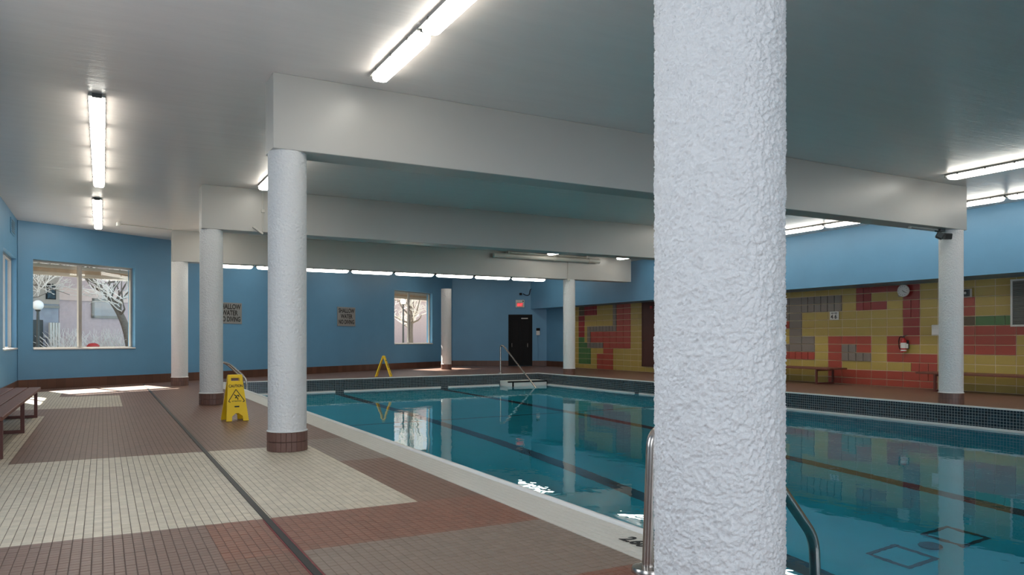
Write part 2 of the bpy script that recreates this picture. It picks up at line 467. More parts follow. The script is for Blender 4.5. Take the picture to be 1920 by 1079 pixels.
# back wall (runs obliquely from the left corner to the bay corner), two windows
rot_b = Matrix.Translation((P.x, P.y, 0)) @ Matrix.Rotation(AB, 4, 'Z')
W1 = (.345, 3.0, .95, 3.13); W2 = (14.34, 17.0, 1.0, 3.2)
mb = MB().at(rot_b); panel_with_holes(mb, LB + .05, HC, [W1, W2], .3)
props(mb.build('wall_back', M['blue']), kind='structure')
window(1, (P.x, P.y, 0), AB, *W1, mull=.46)
window(2, (P.x, P.y, 0), AB, *W2, mull=.43)
# bay wall with the black door
rot_f = Matrix.Translation((Q.x, Q.y, 0)) @ Matrix.Rotation(AF, 4, 'Z')
mb = MB().at(rot_f); panel_with_holes(mb, LF + .3, HC, [(2.58, 3.58, 0, 2.28)], .3)
props(mb.build('wall_bay', M['blue']), kind='structure')
# left wall: window_3 near the far corner, two large windows beside the camera
LY0 = YN - .3
mb = MB().at(Matrix.Translation((LX, LY0, 0)) @ Matrix.Rotation(R(90), 4, 'Z'))
H3 = (18.2 - LY0, 20.9 - LY0, .97, 3.08); H4 = (-2.5 - LY0, 1.5 - LY0, .97, 3.08); H5 = (3.2 - LY0, 6.8 - LY0, .97, 3.08)
panel_with_holes(mb, 21.15 - LY0, HC, [H4, H5, H3], .3)
props(mb.build('wall_left', M['blue']), kind='structure')
for n, h_ in ((3, H3), (4, H4), (5, H5)):
    window(n, (LX, LY0, 0), R(90), *h_, t=.1)
daylight('daylight_left_1', (LX - .6, -.5, 2.1), (1, 0, -.15), 3.8, 2.0, DAY)
daylight('daylight_left_2', (LX - .6, 5.0, 2.1), (1, 0, -.15), 3.4, 2.0, DAY * .8)
# wall behind the camera with a broad window band
mb = MB().at(Matrix.Translation((WX + .3, YN, 0)) @ Matrix.Rotation(R(180), 4, 'Z'))
HN = [(WX + .3 - 15.0, WX + .3 - 9.6, .9, 3.3), (WX + .3 - 6.8, WX + .3 + .6, .9, 3.3)]
panel_with_holes(mb, WX + .3 - LX + .3, HC, HN, .3)
props(mb.build('wall_near', M['blue']), kind='structure')
for n, h_ in ((6, HN[0]), (7, HN[1])):
    window(n, (WX + .3, YN, 0), R(180), *h_, t=.1)
daylight('daylight_near_1', (3.2, YN - .6, 2.2), (0, 1, -.12), 7.0, 2.3, DAY * 1.9)
daylight('daylight_near_2', (12.3, YN - .6, 2.2), (0, 1, -.12), 5.2, 2.3, DAY * 1.4)
# bulkhead over the far walk: blue face and underside
bkx = lambda y: BKX + (y - 8.4) * .0265
mb = MB().prism([(bkx(YN), YN), (bkx(YN) + .2, YN), (bkx(29.2) + .2, 29.2), (bkx(29.35), 29.35)], BKZ, HC + .01)
mb.prism([(bkx(YN) + .2, YN), (WX + .3, YN), (WX + .3, 28.95), (WX, 28.95), (bkx(29.2) + .2, 29.2)], BKZ, BKZ + .2)
props(mb.build('wall_bulkhead', M['blue']), kind='structure')

# right wall: painted concrete blocks, stack bond
wall_r = MB().box(WX, WX + .3, YN, 28.98, -.2, BKZ + .02).build('wall_right', M['mortar']); props(wall_r, kind='structure')
SCL = WX / 18.05
KP = .453 * SCL; K0 = 15.71 * SCL
def rowz(r): return 1.2 + (-.0787 + .2287 * r - 1.2) * SCL
BCOL = {'y': (.42, .305, .075, 1), 'r': (.36, .062, .038, 1), 'g': (.20, .165, .14, 1), 'n': (.075, .17, .055, 1), 'b': (.10, .065, .03, 1), 'd': (.27, .028, .026, 1), 'u': (.085, .225, .37, 1)}
BM = {k: tilemat('block_' + k, v, .32, .05) for k, v in BCOL.items()}
# (k, row) -> (left half, right half) colours; a capital marks a block split in two
pat = {}
def setb(ks, rs, a, split=False, half=None):
    for k in ks:
        for r in rs:
            l, rr, s = pat.get((k, r), ('y', 'y', False))
            if half == 'L': l, s = a, True
            elif half == 'R': rr, s = a, True
            else: l = rr = a; s = split
            pat[k, r] = (l, rr, s)
# centre field
setb([1, 0, -1], [3], 'r', True); setb([1, 0, -1], [4], 'g'); setb([0, -1], [5], 'g'); setb([0], [6, 7, 8], 'g'); setb([1], [7], 'r', True); setb([1], [8], 'g')
setb([2, 1, 0], [9, 10], 'g'); setb([-1, -2, -3], [9, 10], 'g', True)
setb([-5], [9, 10, 11], 'd', True); setb([-6], [9, 11], 'd'); setb([-7], [11], 'd'); setb([-8], [10, 11], 'd')
setb([-8], [8, 9], 'd', True); setb([-8], [6, 7], 'd'); setb([-7, -8], [5], 'r'); setb([-7], [4], 'r'); setb([-7, -8, -9], [3], 'r')
setb([-8], [2], 'r', half='R'); setb([-9], [2], 'r', True); setb([-3, -4, -5, -6, -7, -8], [0, 1], 'r'); setb([-9], [1], 'r', True); setb([-9], [0], 'r')
setb([-3, -4, -5], [5], 'r'); setb([-3, -5], [4], 'r'); setb([-4], [4], 'g', True); setb([-3], [3, 2], 'r'); setb([-4, -5], [3], 'g', True)
# right of the far column
setb([-11, -12, -13], [4, 5, 6], 'r'); setb([-14, -15], [6], 'r'); setb([-11], [7], 'b'); setb([-12], [7], 'n'); setb([-13], [7], 'n', True); setb([-14], [7], 'n'); setb([-11], [8, 9], 'r')
# left field near the bay
setb([24, 23], [10, 11], 'd', True); setb([25], [10, 11], 'b'); setb([25], [6, 7, 8, 9], 'd'); setb([25], [1, 2, 3, 4, 5], 'n'); setb([24], [1, 2, 3, 4], 'n')
setb([20], [8, 9, 10, 11], 'g', half='R'); setb([24], [7, 6, 5], 'g', half='R'); setb([23, 22, 21, 20], [7], 'g', True)
setb([24], [4], 'y'); setb([24], [1, 2, 3, 4], 'n', half='L'); setb([24], [4], 'g', half='R'); setb([23, 22], [4], 'g', True)
setb([23, 22, 21, 20], [5, 6], 'r'); setb([19, 18], [5, 6, 7, 8, 9, 10, 11], 'r'); setb([21, 20, 19, 18], [4], 'r')
setb([21], [0, 1, 2, 3], 'r'); setb([22], [0, 1, 2], 'r'); setb([20], [0, 1, 2, 3], 'r', half='L')
pat = {k: v for k, v in pat.items()}
blocks = []
for k in range(-38, 27):
    for r in range(12):
        z0, z1 = max(0.0, rowz(r)), min(BKZ, rowz(r + 1))
        if z1 - z0 < .03: continue
        y1 = K0 + KP * k; y0 = y1 - KP
        if 21.35 < y0 + KP / 2 < 22.1 and z0 > .2: continue         # brown door
        l, rr, s = pat.get((k, r), ('y', 'y', False))
        parts = [(y0, y1, l)] if not s else [(y0 + KP / 2, y1, l), (y0, y0 + KP / 2, rr)]
        for a, b_, c_ in parts:
            ym = (a + b_) / 2; D = WX * TH + ym * TV; lat = WX * TV - ym * TH
            px = 960 + lat / D * 1405.4
            hid = px > 1925 or px < 1076 or 1228 < px < 1468 or 1762 < px < 1805
            blocks.append((D * (1 if b_ - a > .3 else 1.35) + (1000 if hid else 0), a, b_, z0, z1, c_))
blocks.sort()
bmesh_ = {}
def block_mb(mb, w, h_, rel):
    e = .009; c_ = .004; t = .008 + rel
    y0, y1, z0, z1 = -w / 2 + e, w / 2 - e, -h_ / 2 + e, h_ / 2 - e
    return mb.add([(0, y0, z0), (0, y1, z0), (0, y1, z1), (0, y0, z1), (-t + c_, y0, z0), (-t + c_, y1, z0), (-t + c_, y1, z1), (-t + c_, y0, z1),
                   (-t, y0 + c_, z0 + c_), (-t, y1 - c_, z0 + c_), (-t, y1 - c_, z1 - c_), (-t, y0 + c_, z1 - c_)],
                  [(0, 4, 5, 1), (1, 5, 6, 2), (2, 6, 7, 3), (3, 7, 4, 0), (4, 8, 9, 5), (5, 9, 10, 6), (6, 10, 11, 7), (7, 11, 8, 4), (8, 11, 10, 9)])
rest = {}
for n, (_, a, b_, z0, z1, c_) in enumerate(blocks):
    w, h_ = b_ - a, z1 - z0
    rel = {'y': 0, 'r': .01, 'd': .012, 'g': .02, 'n': .008, 'b': 0}[c_] + (.012 if w < .3 else 0)
    loc = (WX, (a + b_) / 2, (z0 + z1) / 2)
    if n < 300:
        key = (c_, round(w, 3), round(h_, 3))
        if key not in bmesh_: bmesh_[key] = block_mb(MB(), w, h_, rel).mesh('block', BM[c_])
        link('block', bmesh_[key], wall_r, loc)
    else:
        mb = rest.setdefault(c_, MB()); mb.m = Matrix.Translation(loc); block_mb(mb, w, h_, rel)
for c_, mb in rest.items():
    props(mb.build('block_field', BM[c_], wall_r), kind='stuff')
# blue plastered end of the right wall, beside the bay
MB().box(WX - .035, WX + .01, K0 + KP * 26, 28.95, -.02, BKZ + .01).build('plaster_end', M['blue'], wall_r)

# baseboards
def baseboard(name, x, y, rz, L, gaps=()):
    mb = MB(); s = 0
    for a, b_ in list(gaps) + [(L, L)]:
        mb.box(s, a, -.022, .0, -.003, .235); s = b_
    o = mb.build(name, M['baseboard'], None, False, (x, y, 0), (0, 0, rz)); props(o, kind='structure')
baseboard('baseboard_back', P.x, P.y, AB, LB)
baseboard('baseboard_bay', Q.x, Q.y, AF, LF - .02, [(2.54, 3.62)])
baseboard('baseboard_left', LX, LY0, R(90), 21.1 - LY0)
baseboard('baseboard_right', WX - .035, 28.9, R(-90), 28.9 - (K0 + KP * 26))

# doors
d1 = empty('door_1', (Q.x, Q.y, 0), AF, kind='structure')
mb = MB(); mb.box(2.54, 2.6, -.02, .1, 0, 2.32); mb.box(3.56, 3.62, -.02, .1, 0, 2.32); mb.box(2.6, 3.56, -.02, .1, 2.26, 2.32)
mb.build('door_frame', M['black'], d1)
MB().box(2.6, 3.56, .08, .1, 0, 2.26).build('gap_light_blocker', M['black'], d1)  # sheet added behind the leaves so no light shows through their gap
for a, b_ in ((2.6, 3.078), (3.082, 3.56)):
    leaf = MB().box(a, b_, .03, .075, .004, 2.26).build('door_leaf', M['black'], d1)
    for za, zb in ((.18, .95), (1.12, 2.1)):
        MB().bevbox(a + .08, b_ - .08, .02, .034, za, zb, .005).build('door_panel', M['black'], leaf)
    hx = 3.41 if a > 3 else 2.7
    MB().tube(bend([(hx, .03, .86), (hx, -.02, .86), (hx, -.02, 1.02), (hx, .03, 1.02)], .02), .011, 8).build('handle', M['alu'], leaf, True)
MB().bevbox(3.12, 3.42, -.05, .03, 2.12, 2.17, .006).build('door_closer', M['alu'], d1)
d2 = empty('door_2', (WX, 22.1, 0), R(-90), kind='structure')
mb = MB(); mb.box(-.02, .03, -.04, .0, .2, BKZ); mb.box(.63, .68, -.04, .0, .2, BKZ); mb.box(-.02, .68, -.04, 0, .2, .25)
mb.build('door_frame', M['doorbrown'], d2)
l2 = MB().bevbox(.03, .63, -.03, .0, .25, BKZ, .004).build('door_leaf', M['doorbrown'], d2)
MB().lathe([(.012, 0), (.012, .03), (.026, .035), (.026, .06), (.01, .065)], 12, 'y', (.1, -.095, 1.15)).build('knob', M['darkmetal'], l2, True)
MB().bevbox(.46, .58, -.045, -.03, 2.32, 2.42, .004).build('door_plate', M['red'], l2)

# ------------------------------------------------------------------ beams
def beam(y, x0, x1, label):
    b = MB().bevbox(x0, x1, y - .2, y + .2, HB, HC, .006).build('ceiling_beam', M['beam'])
    props(b, label, 'beam', 'concrete beams across the hall')
beam(CY[1], XL - .19, 14.0, 'white beam nearest in view, crossing the picture above the caution sign column row')
beam(CY[2], XL - .19, 14.0, 'middle white beam, second behind the nearest one, thin conduit on its face')
beam(CY[3], XL - .19, 16.3, 'farthest white beam with a row of strip lights along its underside')
beam(CY[0], XL - .19, 14.0, 'white beam overhead carried by the large rough foreground column')

# ------------------------------------------------------------------ columns
def shaft_mesh(dense):
    nu, nv = (320, 700) if dense else (40, 2)
    z0, z1 = .2, HB
    vs = []; fs = []
    for j in range(nv + 1):
        z = z0 + (z1 - z0) * j / nv
        for i in range(nu):
            a = 2 * math.pi * i / nu
            r = .203
            if dense:
                p = Vector((math.cos(a) * .205, math.sin(a) * .205, z))
                w = Vector((mnoise.noise(p * 14), mnoise.noise(p * 14 + Vector((7, 3, 1))), mnoise.noise(p * 14 + Vector((2, 9, 4))))) * .02
                h = .55 - abs(mnoise.noise((p + w) * 62)) * 1.5 - abs(mnoise.noise((p + w) * 118 + Vector((3, 1, 8)))) * 1.1 + mnoise.noise(p * 24) * .35
                r += max(-.5, min(.55, h)) * .0108
            vs.append((math.cos(a) * r, math.sin(a) * r, z))
    for j in range(nv):
        for i in range(nu):
            k = (i + 1) % nu
            fs.append((j * nu + i, j * nu + k, (j + 1) * nu + k, (j + 1) * nu + i))
    me = bpy.data.meshes.new('shaft'); me.from_pydata(vs, [], fs); me.update()
    me.materials.append(M['stucco_fine'] if dense else M['stucco'])
    me.polygons.foreach_set('use_smooth', [True] * len(me.polygons))
    return me
shaft_far = shaft_mesh(False); shaft_near = shaft_mesh(True)
core = MB().lathe([(.196, -.003), (.196, .215), (.17, .216)], 40)
core_me = core.mesh('base_core', simple('base_grout', (.13, .075, .06, 1), .7), True)
ring_me = MB().lathe([(.212, -.003), (.212, .212), (.198, .218)], 40).mesh('base_ring', M['basering'], True)
bt = MB(); hw = math.pi * .211 / 24 * .95
bt.bevbox(-hw, hw, -.014, .004, -.0505, .0505, .003); bt_me = bt.mesh('base_tile', M['basetile'])
collar_me = MB().lathe([(.19, .205), (.2165, .209), (.2165, .216), (.206, .224)], 40).mesh('paint_edge', M['trimwhite'], True)
def column(x, y, label, near=False, tiled=False):
    c = empty('column', (x, y, 0), 0, label, 'column', 'round stuccoed columns')
    link('shaft', shaft_near if near else shaft_far, c)
    if tiled:
        link('base_core', core_me, c)
        for r in range(2):
            for i in range(24):
                a = 2 * math.pi * (i + .5) / 24
                link('base_tile', bt_me, c, (.198 * math.cos(a), .198 * math.sin(a), .051 + r * .106), (0, 0, a + R(90)))
    else:
        link('base_ring', ring_me, c)
    link('paint_edge', collar_me, c)
column(XL, CY[0], 'large rough white stucco column in the foreground, cut by the frame top and bottom', True)
column(XL, CY[1], 'white stucco column with brown tiled foot standing on the cream tile patch', False, True)
column(XL, CY[2], 'white column directly behind the yellow CAUTION sign, second along the left deck', False, True)
column(XL, CY[3], 'farthest white column of the left row, beside the wide window')
column(XR, CY[1], 'white column in front of the coloured block wall, carrying the twin floodlights')
column(XR, CY[3], 'white column at the far pool corner between the dark door and the block wall')
column(XR, CY[2], 'white column of the right row hidden behind the foreground column')
column(12.05, 27.55, 'slim far column standing between the small window and the dark door')

# ------------------------------------------------------------------ pool
pool = empty('pool_basin', (PX0, PYL, 0), 0, 'long swimming pool with dark mosaic rim and teal plaster bottom', 'pool')
def local(mb, o=(PX0, PYL, 0)): mb.m = Matrix.Translation((-o[0], -o[1], -o[2])); return mb
def wl(pts, z0, z1, name, mat, t=.3, side=1):
    """upright wall along pts (two xy points), thickness outwards"""
    a, b_ = Vector(pts[0]), Vector(pts[1]); d = (b_ - a).normalized(); n = Vector((-d.y, d.x)) * side
    mb = local(MB()); q = [a, b_, b_ + n * t, a + n * t]
    mb.prism([tuple(p) for p in q] if side > 0 else [tuple(p) for p in q[::-1]], z0, z1); return mb.build(name, mat, pool)
DZ = -3.4
wl(((PX0, PYL), (PX1, PYR)), WZ - .12, -.004, 'rim_tiles', M['pooltile_x'], .07, 1)
wl(((PX0, PYL), (PX1, PYR)), DZ, WZ - .12, 'pool_wall', M['poolpaint'], .07, 1)
wl(((PX1, PY0), (PX1, PYR)), WZ - .12, -.004, 'rim_tiles', M['pooltile_y'], .07, -1)
wl(((PX1, PY0), (PX1, PYR)), DZ, WZ - .12, 'pool_wall', M['poolpaint'], .07, -1)
wl(((PX0, PY0), (PX0, PYL)), WZ - .12, -.004, 'rim_tiles', M['pooltile_y'], .07, 1)
wl(((PX0, PY0), (PX0, PYL)), DZ, WZ - .12, 'pool_wall', M['poolpaint'], .07, 1)
wl(((PX0, PY0), (PX1, PY0)), DZ, -.004, 'pool_wall', M['poolpaint'], .07, -1)
prof = [(23.2, -1.30), (17, -1.8), (12, -2.15), (8, -2.6), (5, -2.95), (PY0 - .2, -2.95)]
def zb(y):
    for (a, za), (b_, zb_) in zip(prof, prof[1:]):
        if b_ <= y <= a: return za + (zb_ - za) * (a - y) / (a - b_)
    return -2.95
mb = local(MB())
vs = []; fs = []
for i, (y, z) in enumerate(prof):
    vs += [(PX0 - .1, y, z), (PX1 + .1, y, z)]
for i in range(len(prof) - 1): fs.append((2 * i + 1, 2 * i, 2 * i + 2, 2 * i + 3))
mb.add(vs, fs); mb.build('pool_bottom', M['poolpaint'], pool)
def bottom_strip(x0, x1, y0, y1, name):
    ys = sorted({y0, y1} | {p[0] for p in prof if y0 < p[0] < y1})
    mb = local(MB())
    for a, b_ in zip(ys, ys[1:]):
        e = .012
        mb.add([(x0, a, zb(a) + e), (x1, a, zb(a) + e), (x1, b_, zb(b_) + e), (x0, b_, zb(b_) + e)], [(0, 1, 2, 3)])
    mb.build(name, M['lane'], pool)
for xl in (6.25, 9.8):
    bottom_strip(xl - .13, xl + .13, -3, pl(xl) - .02, 'lane_line')
    wl(((xl - .13, pl(xl - .13) - .012), (xl + .13, pl(xl + .13) - .012)), zb(22.4) - .1, -.01, 'lane_target', M['pooltile_x'], .011, 1)
bottom_strip(PX0, PX1, 15.05, 15.13, 'depth_line')
# drain surrounds and drain on the bottom
def dframe(x0, y0, w, h_):
    for a in ((x0, x0 + w, y0, y0 + .05), (x0, x0 + w, y0 + h_ - .05, y0 + h_), (x0, x0 + .05, y0 + .05, y0 + h_ - .05), (x0 + w - .05, x0 + w, y0 + .05, y0 + h_ - .05)):
        local(MB()).box(a[0], a[1], a[2], a[3], zb(a[2]) - .01, zb(a[2]) + .02).build('drain_border', M['lane'], pool)
dframe(7.09, 4.68, .5, .5); dframe(8.1, 4.72, .5, .5)
local(MB()).lathe([(.12, zb(5)), (.12, zb(5) + .03), (.1, zb(5) + .035)], 20, 'z', (7.83, 4.93, .03)).build('drain_cover', M['lane'], pool)
# white ledge at the waterline
def ledge_far(x0, x1):
    wl(((x0, pl(x0) - .05), (x1, pl(x1) - .05)), WZ - .03, WZ + .035, 'waterline_ledge', M['trimwhite'], .05, 1)
ledge_far(PX0, 6.11); ledge_far(6.39, 9.66); ledge_far(9.94, 11.9)
for a, b_ in ((YN + 3, 17.15), (17.4, PYR - .05)):
    wl(((PX1 - .05, a), (PX1 - .05, b_)), WZ - .03, WZ + .035, 'waterline_ledge', M['trimwhite'], .05, -1)
# white rim edge on the far and right sides
wl(((PX0, PYL - .015), (PX1 + .05, PYR - .015 + .003)), -.012, .014, 'rim_edge', M['trimwhite'], .085, 1)
wl(((PX1 - .015, PY0), (PX1 - .015, PYR)), -.012, .0138, 'rim_edge', M['trimwhite'], .085, -1)
# water
mb = MB(); mb.add([(PX0, PY0, WZ), (PX1, PY0, WZ), (PX1, PYR + .02, WZ), (PX0, PYL + .02, WZ)], [(0, 1, 2, 3)])
wat = mb.build('pool_water', M['water']); props(wat, 'calm teal water filling the swimming pool', 'water', kind='stuff')
# coping along the left side
cop = MB().box(PX0 - .4, PX0 - .035, PY0, PYL, -.1, -.001).build('pool_coping', M['coping'])
props(cop, 'pale white mosaic coping along the left pool edge', 'coping')
MB().tube([(PX0 - .028, PY0, -.004), (PX0 - .028, PYL, -.004)], .028, 12).build('nosing', M['trimwhite'], cop, True)
ct_me = tile_mb(MB(), 0, 0).mesh('coping_tile', M['copingtile'])
x00 = math.ceil((PX0 - .4) / PT) * PT
for j in range(int(3.25 / PT), int(3.25 / PT) + 50):
    for i in range(6):
        link('coping_tile', ct_me, cop, (x00 + (i + .5) * PT, (j + .5) * PT, .002))
text('depth_marking', '2.60 M', .15, M['ink'], cop, (PX0 - .21, 3.47, .0045), (0, 0, R(-90)), .8, .004, .0008)

# white step block in the far corner
st = empty('pool_step', (12.72, 22.45, WZ), 0, 'white step block with a black edge strip in the far pool corner', 'step')
MB().bevbox(-.76, .74, -.3, .42, -.6, .16, .01).build('step_body', M['trimwhite'], st)
MB().box(-.77, .75, -.31, -.25, .115, .162).build('edge_strip', M['black'], st)
MB().box(-.62, -.56, -.306, -.29, -.3, .115).build('edge_strip', M['black'], st)

# ------------------------------------------------------------------ handrails
def rail(name_pts, r, loc, rz, label, flange_pts, group=None):
    o = empty('pool_handrail', loc, rz, label, 'handrail', group)
    MB().tube(name_pts, r, 14).build('rail', M['steel'], o, True)
    for p in flange_pts:
        MB().lathe([(r * 1.05, .03), (r * 2.5, .026), (r * 2.7, .012), (r * 2.7, 0)][::-1], 24, 'z', p).build('flange', M['steel'], o, True)
    return o
sh = bend([(0, 0, 0), (.03, 0, .73), (.63, 0, .73), (1.25, 0, .02), (1.32, 0, -1.1)], .09, 8)
rail(sh, .032, (2.47, 3.06, 0), 0, 'steel grab rail at the pool edge behind the rough foreground column', [(0, 0, 0)])
sb = bend([(-.75, 0, 0), (-.72, 0, .66), (-.4, 0, .66), (.02, 0, .26), (.06, 0, -.75)], .16, 8)
rail(sb, .024, (2.98, 18.66, 0), 0, 'nearer steel ladder rail of the pair behind the yellow CAUTION sign', [(-.75, 0, 0)], 'pair of ladder rails')
rail(sb, .024, (2.98, 19.25, 0), 0, 'farther steel ladder rail of the pair behind the yellow CAUTION sign', [(-.75, 0, 0)], 'pair of ladder rails')
sf = bend([(0, 0, 0), (0, 0, .98), (.05, -.12, .98), (.26, -2.1, -.45), (.26, -2.15, -.8)], .1, 8)
rail(sf, .026, (12.23, 23.25, 0), 0, 'long slanting steel handrail running down into the far pool corner', [(0, 0, 0)])

# ------------------------------------------------------------------ strip lights
HL = .68
def fixture_proto():
    o = empty('strip_light')
    prof = [(-.07, 0), (-.07, -.02), (-.088, -.024), (-.088, -.034), (.088, -.034), (.088, -.024), (.07, -.02), (.07, 0)]
    mb = MB(); mb.m = Matrix.Rotation(R(90), 4, 'Z')
    mb.slab(prof[::-1], -HL, HL); mb.build('housing', M['grey'], o)
    sec = [(-.086, -.033), (-.084, -.08), (-.062, -.104), (-.012, -.108), (-.006, -.1), (.006, -.1), (.012, -.108), (.062, -.104), (.084, -.08), (.086, -.033)]
    xs = [(-HL + .03, .55), (-HL + .06, .85), (-HL + .12, 1), (HL - .12, 1), (HL - .06, .85), (HL - .03, .55)]
    vs = []; fs = []; n = len(sec)
    for x, k in xs:
        for yy, zz in sec: vs.append((x, yy * k, -.033 + (zz + .033) * k))
    for a in range(len(xs) - 1):
        for i in range(n - 1): fs.append((a * n + i, a * n + i + 1, (a + 1) * n + i + 1, (a + 1) * n + i))
    fs.append(tuple(range(n))[::-1]); fs.append(tuple(range((len(xs) - 1) * n, len(xs) * n)))
    MB().add(vs, fs).build('diffuser', M['lamp'], o)
    cm = MB().box(-.012, .012, -.008, .008, -.012, .012).mesh('clip', M['darkmetal'])
    for sx in (-.45, 0, .45):
        for sy in (-1, 1): link('clip', cm, o, (sx, sy * .089, -.034))
    em = MB().bevbox(-.01, .01, -.05, .05, -.05, .0, .003).mesh('end_cap', M['darkmetal'])
    for sx in (-1, 1): link('end_cap', em, o, (sx * (HL + .008), 0, 0))
    return o
proto = [fixture_proto()]
ORD = ['first', 'second', 'third', 'fourth', 'fifth', 'sixth', 'seventh', 'eighth', 'ninth', 'tenth', 'eleventh', 'twelfth', 'thirteenth', 'fourteenth']
def fixture(x, y, z, rz, label, group):
    if proto[0].get('label') is None: o = proto[0]
    else: o = copy_tree(proto[0])
    o.location = (x, y, z); o.rotation_euler = (0, 0, rz)
    return props(o, label, 'light', group)
FL = 2 * HL + .04
def row_y(x, y_end, n, where, group, z=HC):
    for i in range(n):
        fixture(x, y_end - FL * (i + .5), z, R(90), 'lit strip light %s, %s from the far end' % (where, ORD[i]), group)
row_y(-.06, 15.39, 4, 'in the long run above the left walkway', 'strip lights over the left walkway')
row_y(-.1, 21.2, 3, 'in the left run nearest the back wall', 'strip lights over the left walkway')
row_y(2.56, 7.7, 4, 'before the nearest beam, top centre', 'strip lights over the left pool edge')
row_y(2.56, 14.25, 4, 'by the left columns, behind the nearest beam', 'strip lights over the left pool edge')
row_y(2.56, 20.75, 4, 'by the left columns, behind the middle beam', 'strip lights over the left pool edge')
for i in range(8):
    fixture(12.86 - 1.32 * (i + .5), CY[3] - .1, HB, 0, 'lit strip light under the farthest beam, %s from its right end' % ORD[i], 'strip lights under the farthest beam').scale = (.92, 1, 1)
row_y(12.66, 7.7, 3, 'by the right column, before the nearest beam', 'strip lights over the right pool edge')
row_y(12.66, 14.25, 4, 'over the right deck, behind the nearest beam', 'strip lights over the right pool edge')
row_y(12.66, 20.75, 4, 'over the right deck, behind the middle beam', 'strip lights over the right pool edge')
row_y(15.45, 20.8, 12, 'along the top of the blue bulkhead', 'strip lights along the blue bulkhead')

for n, (bx_, ye) in enumerate(((4.6, 24.6), (8.2, 26.4), (12.2, 28.6), (15.4, 27.6))):  # unseen strip lights added behind the farthest beam to brighten the back wall
    for i in range(2):
        fixture(bx_, ye - FL * (i + .5), HC, R(90), 'added unseen strip light behind the farthest beam, %s row from the left, %s one' % (ORD[n], 'farther' if i == 0 else 'nearer'), 'strip lights added unseen behind the farthest beam')

# ------------------------------------------------------------------ benches
def bench(loc, rz, L, label, legs, depth=.72, hz=.44, nb=4):
    """local x along the bench, y from the front (0) to the back"""
    o = empty('bench', loc, rz, label, 'bench', 'slatted wooden benches')
    w = depth / nb
    for i in range(nb):
        MB().bevbox(0, L, i * w + .005, (i + 1) * w - .012, hz - .045, hz, .006).build('slat', M['wood'], o)
    for x in legs:
        f = MB(); f.box(x - .022, x + .022, .02, .064, .0, hz - .045); f.box(x - .022, x + .022, depth - .07, depth - .026, 0, hz - .045)
        f.box(x - .022, x + .022, .064, depth - .07, 0, .04); f.box(x - .022, x + .022, .064, depth - .07, hz - .085, hz - .045)
        f.build('leg_frame', M['woodframe'], o)
    return o
bench((-.86, 8.86, 0), R(90), 5.2, 'dark slatted bench along the left wall at the frame edge', (.2, 2.56, 4.72))
bench((16.72, 17.9, 0), R(-90), 4.62, 'brown bench before the block wall beside the foreground column', (.3, 2.4, 4.2), .74)
bench((16.72, 10.9, 0), R(-90), 4.4, 'brown bench at the right frame edge behind the far white column', (.45, 2.9, 4.1), .74)

